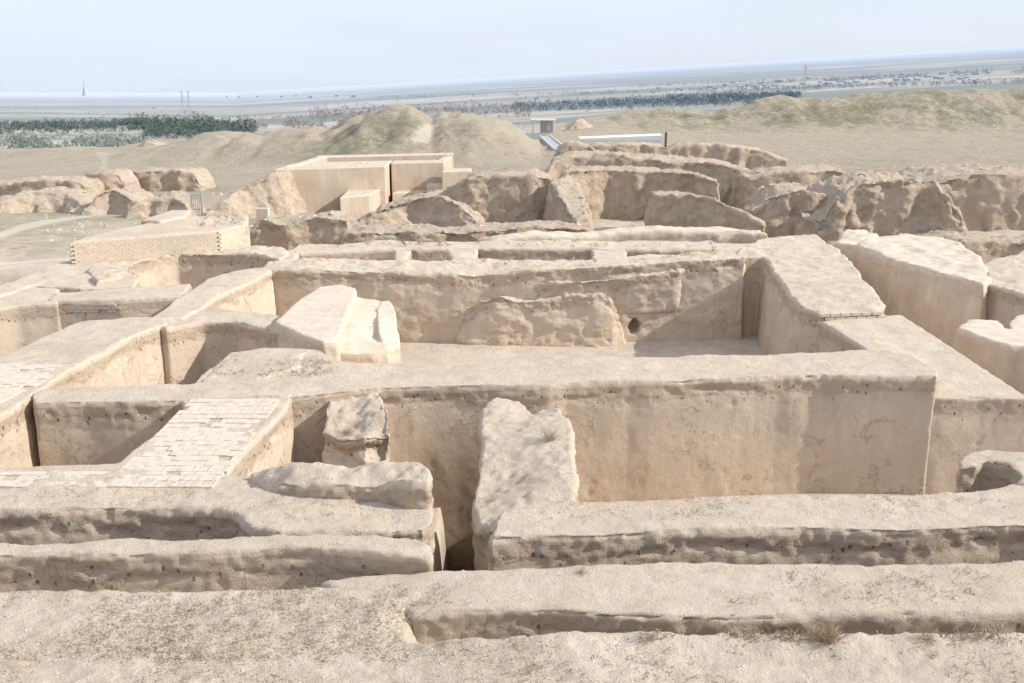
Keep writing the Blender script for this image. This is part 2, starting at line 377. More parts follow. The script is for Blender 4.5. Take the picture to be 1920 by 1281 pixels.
hcol=mixc(nt,mr(nt,yv,1800,8000),(.34,.385,.455),hfar)
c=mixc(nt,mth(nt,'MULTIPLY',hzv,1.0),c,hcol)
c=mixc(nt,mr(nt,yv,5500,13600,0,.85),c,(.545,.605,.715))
nt.links.new(c,b.inputs['Base Color'])
nb=noise(nt,pos,26,6,rough=.7); nf=mr(nt,yv,40,90,1,0)
hh=mth(nt,'MULTIPLY',mth(nt,'ADD',mth(nt,'ADD',n2,mth(nt,'MULTIPLY',nb,.6)),mth(nt,'MULTIPLY',n6,1.6)),nf)
bp=N(nt,'ShaderNodeBump'); bp.inputs['Strength'].default_value=.8; bp.inputs['Distance'].default_value=.08; nt.links.new(hh,bp.inputs['Height'])
bp2=N(nt,'ShaderNodeBump'); bp2.inputs['Strength'].default_value=1.0; bp2.inputs['Distance'].default_value=1.1
nt.links.new(mth(nt,'MULTIPLY',n4,mth(nt,'MULTIPLY',mr(nt,yv,45,90),mr(nt,yv,600,300))),bp2.inputs['Height']); nt.links.new(bp.outputs[0],bp2.inputs['Normal'])
nt.links.new(bp2.outputs[0],b.inputs['Normal'])
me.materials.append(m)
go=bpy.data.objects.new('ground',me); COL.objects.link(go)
tag(go,'dusty excavated ground running out past grassy ramparts to a hazy plain','ground',kind='structure')

# ================= NEAR WALLS =================
NV=.052
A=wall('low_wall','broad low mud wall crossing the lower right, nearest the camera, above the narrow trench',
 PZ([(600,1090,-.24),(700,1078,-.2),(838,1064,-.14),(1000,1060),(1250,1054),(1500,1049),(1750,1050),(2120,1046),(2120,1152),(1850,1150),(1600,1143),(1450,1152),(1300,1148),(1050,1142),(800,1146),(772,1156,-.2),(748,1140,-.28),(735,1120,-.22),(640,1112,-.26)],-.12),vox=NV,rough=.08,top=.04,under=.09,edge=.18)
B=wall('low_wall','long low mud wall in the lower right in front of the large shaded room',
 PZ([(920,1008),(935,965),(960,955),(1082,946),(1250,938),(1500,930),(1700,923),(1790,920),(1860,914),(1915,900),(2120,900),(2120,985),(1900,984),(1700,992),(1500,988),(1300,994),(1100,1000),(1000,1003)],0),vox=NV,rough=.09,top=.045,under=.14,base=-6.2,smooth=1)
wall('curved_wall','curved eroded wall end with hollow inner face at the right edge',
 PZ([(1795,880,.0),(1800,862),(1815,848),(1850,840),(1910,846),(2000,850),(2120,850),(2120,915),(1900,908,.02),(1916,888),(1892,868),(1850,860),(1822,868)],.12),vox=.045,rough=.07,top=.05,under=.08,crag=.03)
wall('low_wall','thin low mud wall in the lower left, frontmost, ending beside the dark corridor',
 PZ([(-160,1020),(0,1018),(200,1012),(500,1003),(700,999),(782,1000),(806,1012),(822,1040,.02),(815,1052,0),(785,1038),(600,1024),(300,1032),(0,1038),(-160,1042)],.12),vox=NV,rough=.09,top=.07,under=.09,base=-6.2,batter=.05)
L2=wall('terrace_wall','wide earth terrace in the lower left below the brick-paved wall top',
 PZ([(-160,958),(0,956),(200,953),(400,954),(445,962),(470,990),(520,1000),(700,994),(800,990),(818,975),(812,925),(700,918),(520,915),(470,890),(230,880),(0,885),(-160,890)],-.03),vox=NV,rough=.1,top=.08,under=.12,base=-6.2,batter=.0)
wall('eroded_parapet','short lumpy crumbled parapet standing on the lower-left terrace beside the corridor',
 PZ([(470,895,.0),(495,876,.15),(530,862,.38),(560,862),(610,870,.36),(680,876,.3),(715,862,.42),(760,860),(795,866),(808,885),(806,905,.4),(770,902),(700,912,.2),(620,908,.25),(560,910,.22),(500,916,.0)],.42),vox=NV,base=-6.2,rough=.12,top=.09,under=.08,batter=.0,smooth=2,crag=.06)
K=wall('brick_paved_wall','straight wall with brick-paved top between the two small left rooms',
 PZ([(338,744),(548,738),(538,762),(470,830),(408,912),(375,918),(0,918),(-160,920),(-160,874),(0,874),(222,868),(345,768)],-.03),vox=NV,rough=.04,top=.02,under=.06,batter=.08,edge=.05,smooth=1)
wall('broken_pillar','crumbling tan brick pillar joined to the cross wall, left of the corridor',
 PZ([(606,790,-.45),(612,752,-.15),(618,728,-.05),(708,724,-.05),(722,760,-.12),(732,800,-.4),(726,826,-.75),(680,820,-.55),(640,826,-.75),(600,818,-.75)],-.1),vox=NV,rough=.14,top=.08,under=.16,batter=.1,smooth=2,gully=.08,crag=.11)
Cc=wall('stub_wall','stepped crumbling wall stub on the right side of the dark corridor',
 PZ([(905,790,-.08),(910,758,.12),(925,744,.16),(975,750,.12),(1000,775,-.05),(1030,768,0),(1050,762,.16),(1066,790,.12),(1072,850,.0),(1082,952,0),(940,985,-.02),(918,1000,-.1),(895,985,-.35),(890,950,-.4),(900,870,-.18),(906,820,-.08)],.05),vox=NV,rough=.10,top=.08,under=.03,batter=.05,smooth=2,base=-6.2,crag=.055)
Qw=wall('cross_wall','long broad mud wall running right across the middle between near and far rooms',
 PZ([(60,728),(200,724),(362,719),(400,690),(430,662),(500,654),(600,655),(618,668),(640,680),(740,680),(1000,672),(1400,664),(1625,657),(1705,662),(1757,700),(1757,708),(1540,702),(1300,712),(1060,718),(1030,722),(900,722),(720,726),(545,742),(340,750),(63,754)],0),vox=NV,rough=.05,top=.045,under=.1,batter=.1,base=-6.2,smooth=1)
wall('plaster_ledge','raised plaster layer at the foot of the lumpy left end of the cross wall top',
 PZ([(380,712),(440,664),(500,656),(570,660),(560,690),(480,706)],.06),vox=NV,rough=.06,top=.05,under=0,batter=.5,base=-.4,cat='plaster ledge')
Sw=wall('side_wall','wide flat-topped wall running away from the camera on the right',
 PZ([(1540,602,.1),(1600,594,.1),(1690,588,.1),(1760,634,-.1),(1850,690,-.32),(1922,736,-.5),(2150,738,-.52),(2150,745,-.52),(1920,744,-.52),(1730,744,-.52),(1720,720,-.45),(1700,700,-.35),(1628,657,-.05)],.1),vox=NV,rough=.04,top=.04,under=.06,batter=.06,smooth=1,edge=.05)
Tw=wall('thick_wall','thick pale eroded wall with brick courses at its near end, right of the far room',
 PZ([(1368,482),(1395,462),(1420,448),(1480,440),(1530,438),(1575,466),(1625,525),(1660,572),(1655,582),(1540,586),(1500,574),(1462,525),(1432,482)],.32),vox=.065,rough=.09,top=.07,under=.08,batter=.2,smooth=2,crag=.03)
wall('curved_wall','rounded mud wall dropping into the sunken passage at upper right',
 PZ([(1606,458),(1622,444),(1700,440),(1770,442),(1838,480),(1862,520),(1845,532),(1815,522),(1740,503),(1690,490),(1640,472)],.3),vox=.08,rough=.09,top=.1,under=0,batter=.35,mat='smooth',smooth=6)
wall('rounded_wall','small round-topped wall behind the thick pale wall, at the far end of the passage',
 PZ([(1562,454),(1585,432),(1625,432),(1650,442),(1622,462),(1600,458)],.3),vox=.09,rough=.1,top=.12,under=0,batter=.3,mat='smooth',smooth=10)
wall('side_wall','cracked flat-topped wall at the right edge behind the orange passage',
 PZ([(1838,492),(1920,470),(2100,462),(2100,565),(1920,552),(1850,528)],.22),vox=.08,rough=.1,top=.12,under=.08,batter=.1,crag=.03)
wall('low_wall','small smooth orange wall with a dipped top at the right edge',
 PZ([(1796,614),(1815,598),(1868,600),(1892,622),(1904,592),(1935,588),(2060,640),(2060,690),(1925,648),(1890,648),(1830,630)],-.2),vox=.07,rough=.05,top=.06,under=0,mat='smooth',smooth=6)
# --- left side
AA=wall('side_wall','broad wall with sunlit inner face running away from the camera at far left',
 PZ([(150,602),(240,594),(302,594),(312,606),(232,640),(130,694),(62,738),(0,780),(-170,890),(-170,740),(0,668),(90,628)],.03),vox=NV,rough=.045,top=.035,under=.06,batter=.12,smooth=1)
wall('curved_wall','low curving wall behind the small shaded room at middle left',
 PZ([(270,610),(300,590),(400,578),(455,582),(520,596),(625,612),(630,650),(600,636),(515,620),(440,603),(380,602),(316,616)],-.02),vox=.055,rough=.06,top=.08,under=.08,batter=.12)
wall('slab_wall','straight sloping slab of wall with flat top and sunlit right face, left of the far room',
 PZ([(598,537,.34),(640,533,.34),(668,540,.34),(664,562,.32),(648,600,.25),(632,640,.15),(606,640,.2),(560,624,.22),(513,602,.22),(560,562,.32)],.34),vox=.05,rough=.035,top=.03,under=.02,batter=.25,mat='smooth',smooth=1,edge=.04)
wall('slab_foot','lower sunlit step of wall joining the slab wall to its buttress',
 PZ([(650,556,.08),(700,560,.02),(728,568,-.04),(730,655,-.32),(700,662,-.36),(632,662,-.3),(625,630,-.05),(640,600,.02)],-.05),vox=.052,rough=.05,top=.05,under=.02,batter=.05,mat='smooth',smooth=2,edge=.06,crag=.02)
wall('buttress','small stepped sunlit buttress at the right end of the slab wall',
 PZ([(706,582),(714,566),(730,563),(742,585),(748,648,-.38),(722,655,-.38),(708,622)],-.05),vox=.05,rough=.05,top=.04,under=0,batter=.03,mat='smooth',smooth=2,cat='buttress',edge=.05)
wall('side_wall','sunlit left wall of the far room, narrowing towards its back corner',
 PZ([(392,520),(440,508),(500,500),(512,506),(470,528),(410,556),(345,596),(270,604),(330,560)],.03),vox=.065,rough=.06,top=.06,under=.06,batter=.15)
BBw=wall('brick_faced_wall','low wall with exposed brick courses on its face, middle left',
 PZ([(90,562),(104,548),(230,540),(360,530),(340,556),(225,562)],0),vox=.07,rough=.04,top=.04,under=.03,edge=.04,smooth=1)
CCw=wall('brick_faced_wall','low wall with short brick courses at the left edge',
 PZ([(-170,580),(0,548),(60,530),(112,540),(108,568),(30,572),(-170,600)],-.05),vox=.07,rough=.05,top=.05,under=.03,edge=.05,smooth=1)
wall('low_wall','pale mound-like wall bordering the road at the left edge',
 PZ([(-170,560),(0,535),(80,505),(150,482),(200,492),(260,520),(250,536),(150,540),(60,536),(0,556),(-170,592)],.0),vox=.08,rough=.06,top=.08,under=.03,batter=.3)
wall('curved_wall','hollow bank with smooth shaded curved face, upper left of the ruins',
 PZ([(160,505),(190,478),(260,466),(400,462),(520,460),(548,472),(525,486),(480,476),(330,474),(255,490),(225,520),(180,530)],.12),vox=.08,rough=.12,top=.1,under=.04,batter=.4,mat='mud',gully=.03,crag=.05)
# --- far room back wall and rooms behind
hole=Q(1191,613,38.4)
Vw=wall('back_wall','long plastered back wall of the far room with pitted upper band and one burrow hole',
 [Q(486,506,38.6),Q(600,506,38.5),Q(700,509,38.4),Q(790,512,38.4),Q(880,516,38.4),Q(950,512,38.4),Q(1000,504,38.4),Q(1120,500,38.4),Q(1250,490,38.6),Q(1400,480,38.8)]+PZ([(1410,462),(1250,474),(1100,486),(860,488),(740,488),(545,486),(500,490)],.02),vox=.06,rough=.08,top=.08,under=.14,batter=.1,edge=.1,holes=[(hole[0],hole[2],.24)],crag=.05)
wall('slumped_bench','thick lumpy eroded mass of plaster on the lower middle of the far room back wall',
 [Q(866,600,38.3),Q(880,580,38.15),Q(905,562,38.1),Q(935,550,38.05),Q(975,562,38.05),Q(1030,560,38.05),Q(1080,550,38.05),Q(1125,546,38.05),Q(1146,556,38.1),Q(1160,596,38.2),Q(1162,560,38.9),Q(1100,544,38.9),Q(940,544,38.9),Q(866,575,38.9)],vox=.055,rough=.12,top=.06,under=.05,batter=.4,mat='mud',smooth=4,cat='bench',crag=.1)
wall('eroded_ledge','ragged thickening of plaster high on the right half of the far room back wall',
 [Q(985,546,38.45),Q(1010,530,38.3),Q(1060,528,38.27),Q(1120,524,38.25),Q(1180,520,38.25),Q(1230,512,38.3),Q(1275,508,38.45),Q(1285,500,38.9),Q(985,530,38.9)],base=-1.75,vox=.055,rough=.08,top=.06,under=.05,batter=-.14,smooth=4,cat='ledge',edge=.1,crag=.1)
wall('back_wall','long low wall closing the small sunken rooms behind the far room',
 PZ([(535,470),(560,456),(700,452),(900,452),(1150,450),(1350,452),(1425,446),(1420,462),(1340,468),(1110,466),(890,464),(700,468),(560,474)],.05),vox=.09,rough=.08,top=.08,under=.05)
for l,lab in (([(738,470),(772,468),(752,494),(740,494)],'narrow partition between the two small sunken rooms, leftmost of three'),
          ([(838,468),(896,466),(888,494),(846,494)],'wide rounded partition in the middle of the small sunken rooms'),
          ([(1108,468),(1172,466),(1180,494),(1114,494)],'partition at the right end of the small sunken rooms')):
    wall('partition_wall',lab,PZ(l,.02),vox=.09,rough=.07,top=.07,under=0,batter=.15)
wall('partition_wall','low wall along the left end of the small sunken rooms',PZ([(495,500),(540,468),(562,470),(548,500)],.04),vox=.09,rough=.07,top=.07,under=0,batter=.2)
ruin('smooth_wall','smooth undulating pale wall behind the small sunken rooms',[(905,462,46),(922,448,46),(1000,438,46.5),(1075,446,46.5),(1150,437,47),(1230,431,47),(1350,433,47),(1420,440,47)],1.3,vox=.1,mat='smooth',rough=.08,top=.1,batter=.3,smooth=8,base=-3.3,under=0,edge=.15,crag=0)
ruin('low_wall','short rounded low wall left of the thick pale wall head',[(1345,448,45),(1380,438,45),(1440,436,45)],1.3,vox=.1,mat='mud',rough=.1,base=-3.3,batter=.3,crag=.05)

# --- brick platform
EE=wall('brick_platform','flat-topped low brick platform beyond the ruins at upper left',
 PZ([(133,452),(180,438),(345,405),(466,404),(464,418),(410,431),(280,441)],.95),base=-1.5,vox=.1,rough=.03,top=.05,under=.0,batter=.03,edge=.02,smooth=1)
wall('brick_platform','smaller flat block behind the low brick platform',PZ([(262,412),(320,394),(360,392),(350,404),(300,414)],1.1),base=-1.5,vox=.12,rough=.04,top=.04,under=.02,batter=.05,edge=.05)

# --- bricks as real blocks (parts)
def paving_rect(parent,rects,z,bs=.28,rz=0.,o=(0,0)):
    """running-bond paving, bricks trimmed at the straight edges"""
    mb=MB(); ca,sa=math.cos(rz),math.sin(rz)
    for (x0,x1,y0,y1) in rects:
        r=0; y=y0
        while y<y1-.05:
            h=min(bs,y1-y); x=x0-(bs/2 if r%2 else 0)
            while x<x1-.05:
                a=max(x,x0); b_=min(x+bs,x1)
                if b_-a>.06 and random.random()<.97:
                    cx,cy=(a+b_)/2,y+h/2; k=fbm(np.array([[cx*.8,cy*.8,8.]]),3)[0]
                    mb.box((o[0]+cx*ca-cy*sa,o[1]+cx*sa+cy*ca,z-.06-.06*max(0,k+.05)+random.uniform(-.005,.005)),(b_-a-.012,h-.012,.12),rz+random.uniform(-.01,.01),.004)
                x+=bs
            y+=bs; r+=1
    return mb.build('brick_paving',M['brick'],parent)
kx0=P(228,875,0)[0]; kx1=P(538,745,0)[0]-.12
paving_rect(K,[(kx0,kx1,P(0,884,0)[1],P(0,748,0)[1]),(-11.5,kx1-.05,P(0,913,0)[1],P(0,884,0)[1]-.006)],.003)
a0=np.array(P(-60,790,0)[:2]); b0=np.array(P(138,688,0)[:2]); d0=b0-a0; L0=np.linalg.norm(d0); rz0=math.atan2(d0[1],d0[0])
paving_rect(AA,[(0,L0,0,2.0)],.05,rz=rz0,o=a0)
def courses(parent,a,b,ztop,rows,bh=.12,bl=.4,out=.06,keep=.85,mat='brickside',gap=.018):
    a=np.array(a[:2]);b=np.array(b[:2]); L=np.linalg.norm(b-a); d=(b-a)/L; nr=np.array([d[1],-d[0]]); rz=math.atan2(d[1],d[0]); mb=MB()
    for r in range(rows):
        s=(bl/2 if r%2 else 0)
        while s<L:
            if random.random()<keep:
                p=a+d*s+nr*(out-.15+random.uniform(-.006,.006)); mb.box((p[0],p[1],ztop-bh*(r+.5)),(bl-gap,.3,bh-gap*.8),rz,.004)
            s+=bl
    return mb.build('brick_courses',M[mat],parent)
courses(EE,P(137,452,.95),P(408,432,.95),.86,20,keep=1,out=.035,gap=.007,bh=.09,bl=.28)
courses(EE,P(412,431,.95),P(462,418,.95),.86,20,keep=1,out=.035,gap=.007,bh=.09,bl=.28)
courses(BBw,P(110,561,0),P(224,562,0),-.14,3,out=.045,bh=.1,bl=.3)
courses(CCw,P(-90,586,-.05),P(18,572,-.05),-.17,3,out=.045,bh=.1,bl=.3)
courses(Tw,P(1542,585,.3),P(1655,581,.3),.29,3,bh=.12,out=.2,bl=.34,keep=1,gap=.035)

# ================= FAR RUINS =================
ruin('ruined_wall','dark eroded wall chunk with small burrow, left of the large roofless ruin',[(845,352,60),(880,328,60),(940,331,60),(1000,321,60),(1042,336,60.5)],3,under=.1,gully=.1)
ruin('ruined_wall','tall curved back wall of the large roofless ruin, upper centre right',[(1048,330,60),(1072,318,61.5),(1140,316,63),(1220,320,63),(1300,325,62),(1345,338,59.5)],2.6,batter=.3,gully=.1)
wall('ruined_wall','sloping left arm of the large roofless ruin',[Q(1030,336,60),Q(1058,322,61.5),Q(1085,332,61.5),Q(1098,365,57),Q(1106,400,53.5),Q(1075,412,52.5),Q(1045,368,56)],base=-1.6,vox=.13,rough=.2,top=.15,batter=.35,mat='far',edge=.3,crag=.14)
ruin('low_wall','short low eroded wall descending to the right in front of the large roofless ruin',[(1225,362,56),(1290,364,55.5),(1330,370,54.5),(1380,394,53),(1435,420,51.5)],1.4,rough=.15,batter=.3,vox=.11,dome=0,crag=.13)
ruin('ruined_wall','long high eroded wall behind the large roofless ruin',[(1025,325,70),(1036,300,71),(1070,290,72),(1150,291,72),(1260,300,72),(1330,304,71),(1400,314,70),(1440,328,69)],4.5,base=-2.3,vox=.16,gully=.2)
ruin('ruined_wall','rounded hump of ruined wall below the stairway path',[(1040,296,78),(1052,272,78),(1078,265,78),(1105,273,78),(1135,290,78)],3,base=-2.3,vox=.18)
ruin('ruined_wall','flat eroded wall below the long white slab',[(1085,284,83),(1120,273,83),(1180,270,83),(1250,272,83),(1262,290,83)],3,base=-2.3,vox=.18)
ruin('ruined_wall','ridge-like ruin with small arch right of the long white slab',[(1238,288,84),(1290,268,84),(1350,272,84),(1420,280,84),(1480,300,84)],3.5,base=-2.3,vox=.18,gully=.15)
ruin('ruined_wall','low block of ruin at the foot of the grassy field, centre right',[(1410,335,66),(1465,322,66),(1560,318,66),(1605,326,66),(1650,345,66)],4,base=-2.6,vox=.16,gully=.15)
ruin('mud_mound','small rounded mound between the ruin and the large craggy mound',[(1420,396,54),(1450,362,54),(1500,353,54),(1545,362,54),(1590,396,54)],3.5,base=-3.2,vox=.12,batter=.6,cat='mound',gully=.1)
ruin('mud_mound','large craggy mound of collapsed mud brick on the right',[(1535,415,50.5),(1575,366,50.5),(1620,341,51),(1700,333,51),(1748,336,51),(1778,362,50.5),(1815,420,50.2)],5,base=-3.2,vox=.11,batter=.9,gully=.2,rough=.3,cat='mound',crag=.18)
ruin('ruined_wall','long flat-topped eroded bank at the right edge beyond the craggy mound',[(1740,345,56),(1790,330,56),(1860,325,56),(1960,328,56),(2150,330,56)],6,base=-4.2,vox=.14,gully=.2,batter=.4)
ruin('low_wall','low broken rubble between the craggy mound and the right passage',[(1700,452,48.5),(1780,440,49),(1860,450,49),(1940,455,49),(2100,455,49)],2.5,base=-3.2,vox=.12,rough=.2)
ruin('ruined_wall','low broken wall right of the low brick platform',[(462,430,50),(490,408,50),(520,420,50),(560,411,50),(600,404,50),(650,410,50)],1.6,base=-3.2,vox=.11,rough=.2,edge=.3,gully=.1)
ruin('ruined_wall','long rubble bank in the centre behind the sunken rooms',[(640,440,49),(700,432,49),(780,434,49),(900,430,49.5),(1040,424,50),(1100,430,50)],2.4,base=-3.2,vox=.12,rough=.25)
ruin('mud_mound','ridged mound of melted mud brick in front of the restored house',[(650,424,56),(700,396,57),(760,378,58),(830,362,58),(862,382,57),(892,412,56)],3.5,vox=.12,gully=.2,batter=1.0,cat='mound')
ruin('ruined_wall','square-ended ruin with flat top in the left distance',[(222,338,88),(232,322,88),(300,320,88),(362,319,88),(374,348,88)],4,base=-2.6,vox=.17,gully=.2)
ruin('ruined_wall','narrow ruin stub left of the square-ended ruin',[(148,345,84),(165,323,84),(215,320,84),(235,340,84)],3.5,base=-2.6,vox=.17,gully=.15)
ruin('ruined_wall','flat pale ruin at the left edge of the far group',[(-120,352,80),(0,345,80),(60,339,80),(145,338,80),(160,350,80)],4,base=-2.6,vox=.17)
ruin('mud_mound','bright rounded mound at the left edge below the far ruins',[(-80,390,68),(0,380,68),(60,356,70),(120,362,70),(165,385,68)],3.5,base=-2.2,vox=.15,batter=1.4,cat='mound',smooth=3,gully=.2)
ruin('mud_mound','pointed mound in front of the narrow ruin stub',[(150,396,67),(185,362,68),(212,348,69),(245,368,68),(275,392,67)],3.5,base=-2.2,vox=.15,batter=1.4,cat='mound',smooth=3,gully=.2)
ruin('mud_mound','low mound left of the small iron gate',[(240,390,65),(280,372,66),(320,366,66),(350,385,65)],3,base=-2.2,vox=.15,batter=1.0,cat='mound',smooth=3,gully=.15)
ruin('mud_mound','shaded sloping mound beside the left wall of the restored house',[(385,400,64),(420,366,65),(470,342,67),(512,326,68),(518,330,68)],4,base=-2.2,vox=.15,batter=1.4,cat='mound',smooth=3,gully=.15)
ruin('mud_mound','small pale peak on the rampart near the left plantation',[(252,275,149),(272,262,149),(290,268,149),(312,275,149)],4,base=-4,vox=.4,batter=1.5,cat='mound')
ruin('mud_mound','small rounded knob beside the gate at the foot of the right rampart',[(1062,244,205),(1076,226,205),(1090,222,205),(1112,236,205)],4,base=-2,vox=.4,batter=1.5,cat='mound',crag=.3)

# ================= RESTORED HOUSE =================
hb=P(600,400,-2); house=empty('restored_house',(hb[0],hb[1],-2.2)); tag(house,'restored flat-roofed mud house with square corners in front of the ramparts','house')
def slab(name,l,z,base,mat='restored',parent=house):
    mb=MB(); mb.prism(PZ(l,z),base); o=mb.build(name,M[mat],parent)
    bv=o.modifiers.new('b','BEVEL'); bv.width=.09; bv.segments=3; return o
slab('wall',[(514,318),(722,312),(733,302),(736,301),(560,305),(540,309)],1.25,-2.6)
slab('parapet',[(535,312),(601,291.5),(850,286.5),(850,289),(612,294.5),(570,306),(562,309)],1.38,-2.6)
slab('wing',[(733,306),(832,304),(850,291),(836,291),(820,300),(738,301)],1.22,-2.6)
slab('roof',[(560,308),(735,303),(825,302),(838,291),(612,295)],.45,-2.6)
slab('low_wing',[(828,322),(884,320),(884,315),(832,316)],.75,-2.6)
slab('annex',[(637,370),(692,366),(735,342),(664,345)],-.4,-2.8)
mb=MB(); mb.prism(PZ([(735,362),(812,358),(812,344),(780,342)],-.9),-2.5); o=mb.build('low_block',M['restored']); bv=o.modifiers.new('b','BEVEL'); bv.width=.07; tag(o,'low stepped block right of the restored house annex','block')
mb=MB(); mb.prism(PZ([(800,348),(856,350),(862,342),(805,341)],-.35),-2.5); o=mb.build('low_wall',M['restored']); tag(o,'thin pale low wall between restored house and dark ruin','wall')
mb=MB(); mb.box((P(494,412,-1)[0],P(494,412,-1)[1],-.7),(.7,.7,.8),.1,.03); o=mb.build('concrete_block',M['brickside']); tag(o,'small pale square block right of the low brick platform','block')

# ================= WHITE SHELTER, SLAB, PATH, GATE =================
g0=Q(1018,248,196); gr=empty('white_shelter',g0); tag(gr,'small white frame shelter standing in the gap between the ramparts','shelter')
zb=g0[2]-.2
x0,x1=Q(998,240,196)[0],Q(1040,240,196)[0]; zt=Q(1000,226,196)[2]
for xx in(x0,x1-.3):
    for yy in(195,198.5):
        mb=MB(); mb.box((xx+.15,yy,(zb+zt)/2),(.3,.3,zt-zb)); mb.build('post',M['white'],gr)
mb=MB(); mb.box(((x0+x1)/2,196.7,zt+.12),(x1-x0+.4,4.2,.25)); mb.build('roof',M['white'],gr)
mb=MB(); mb.box(((x0+x1)/2+.8,198.6,(zb+zt)/2),(x1-x0-1.6,.15,zt-zb)); mb.build('back_panel',M['concrete'],gr)
mb=MB(); mb.box((x1-1.1,196.2,zb+1.1),(.7,.4,.9)); mb.build('notice_panel',M['hazeblue'],gr)
st=empty('white_staircase',Q(975,248,195)); tag(st,'white staircase with handrail climbing to the left of the white shelter','staircase')
xs=Q(968,248,195)[0]
mb=MB()
for i in range(12):
    t=i/11; mb.box((xs+(x0-.3-xs)*t,195.4,zb+.1+(zt-zb)*t*.9),(.35,1.4,.14))
mb.build('steps',M['white'],st)
for yy in(194.7,196.1):
    mb=MB(); mb.bar((xs,yy,zb+.9),(x0-.3,yy,zt+.8),.06)
    for t in(0,.33,.66,1): mb.bar((xs+(x0-.3-xs)*t,yy,zb+(zt-zb)*t*.9),(xs+(x0-.3-xs)*t,yy,zb+.9+(zt-zb-.1)*t),.05)
    mb.build('handrail',M['white'],st)
mb=MB()
a=onground(1022,258,60); c=onground(1052,284,60)
for off,w in((-.9,.25),(.9,.25)):
    mb.prism([(a[0]+off-w/2,a[1],a[2]+.35),(a[0]+off+w/2,a[1],a[2]+.35),(c[0]+off+w/2,c[1],c[2]+.35),(c[0]+off-w/2,c[1],c[2]+.35)],min(a[2],c[2])-.5)
o=mb.build('kerb',M['concrete']); tag(o,'pair of pale kerbs leading from ruins to the white shelter','kerb')
mb=MB(); mb.prism([(a[0]-.75,a[1],a[2]+.2),(a[0]+.75,a[1],a[2]+.2),(c[0]+.75,c[1],c[2]+.2),(c[0]-.75,c[1],c[2]+.2)],min(a[2],c[2])-.5)
o=mb.build('path',M['grey']); tag(o,'straight grey path between pale kerbs',None,kind='structure'); o['category']='path'
p0=Q(1087,260,105); p1=Q(1242,254,105); sl=empty('white_slab_wall',((p0[0]+p1[0])/2,105,-2)); tag(sl,'long low white-topped slab above the ruins near the shelter','slab')
mb=MB(); z0=p0[2]; z1=p1[2]
mb.prism([(p0[0],105,z0),(p1[0],105,z1),(p1[0],107,z1+.1),(p0[0],107,z0+.1)],min(z0,z1)-.2); mb.build('slab_top',M['white'],sl)
mb=MB(); mb.prism([(p0[0]+.1,105.1,z0-.21),(p1[0]-.1,105.1,z0-.21),(p1[0]-.1,106.8,z0-.21),(p0[0]+.1,106.8,z0-.21)],-2.9); mb.build('base',M['white'],sl)
bpost=empty('stone_bollard',Q(1248,262,104)); tag(bpost,'small dark stump at the right end of the white slab','bollard')
q=Q(1249,249,104); mb=MB(); mb.bar((q[0],104,-2.5),(q[0],104,q[2]-.2),.16,8,.13); mb.build('post',M['trunk'],bpost)
mb=MB(); mb.bar((q[0],104,q[2]-.2),(q[0],104,q[2]+.05),.12,8,.08); mb.build('cap',M['dark'],bpost)
gt=empty('iron_gate',Q(368,388,67)); tag(gt,'small grey iron gate between mounds in the left distance','gate')
gx0=Q(359,388,66)[0];gx1=Q(379,388,66)[0];gz0=-2.0;gz1=Q(368,362,66)[2]
for xx in(gx0,gx1):
    mb=MB(); mb.bar((xx,66,gz0),(xx,66,gz1),.05); mb.build('post',M['grey'],gt)
mb=MB()
for i in range(6): mb.bar((gx0+(gx1-gx0)*(i+.5)/6,66,gz0+.1),(gx0+(gx1-gx0)*(i+.5)/6,66,gz1-.1),.018)
for zz in(gz0+.15,(gz0+gz1)/2,gz1-.12): mb.bar((gx0,66,zz),(gx1,66,zz),.03)
mb.build('leaf',M['grey'],gt)

# ================= DISTANT THINGS =================
def pylon(loc,h,w,label,name='lattice_pylon',mat='grey',arms=3,r=.16):
    e=empty(name,loc); tag(e,label,'pylon'); x,y,z=loc; mb=MB(); n=7
    def cr(t): return w*(1-t)**1.3*.5+.35
    for sx in(-1,1):
        for sy in(-1,1):
            for i in range(n):
                a,b_=cr(i/n),cr((i+1)/n); mb.bar((x+sx*a,y+sy*a,z+h*i/n),(x+sx*b_,y+sy*b_,z+h*(i+1)/n),r,4)
    for i in range(n):
        a,b_=cr(i/n),cr((i+1)/n)
        for sy in(-1,1):
            mb.bar((x-a,y+sy*a,z+h*i/n),(x+b_,y+sy*b_,z+h*(i+1)/n),r*.6,4); mb.bar((x+a,y+sy*a,z+h*i/n),(x-b_,y+sy*b_,z+h*(i+1)/n),r*.6,4)
    mb.build('lattice_mast',M[mat],e)
    for k in range(arms):
        zz=z+h*(.66+.15*k); mb=MB(); L=w*.55*(1-.15*k)
        mb.bar((x-L,y,zz),(x+L,y,zz),r*.8,4); mb.bar((x-L,y,zz),(x,y,zz+h*.06),r*.6,4); mb.bar((x+L,y,zz),(x,y,zz+h*.06),r*.6,4); mb.build('cross_arm',M[mat],e)
    return e
q=Q(1511,121,520); zb=float(gz(q[0],520)); pylon((q[0],520,zb),q[2]-zb,5,'tall lattice pylon rising behind the right rampart',r=.07,mat='concrete')
for px,nm,dd in((352,'right',0),(340,'left',20)):
    q=Q(px,170,1500+dd); zb=Q(px,190,1500+dd)[2]; zb=min(zb,float(gz(q[0],1500+dd))); pylon((q[0],1500+dd,zb),q[2]-zb,9,f'pale lattice pylon on the left plain, {nm} one of the pair',mat='hazeblue',r=.13)
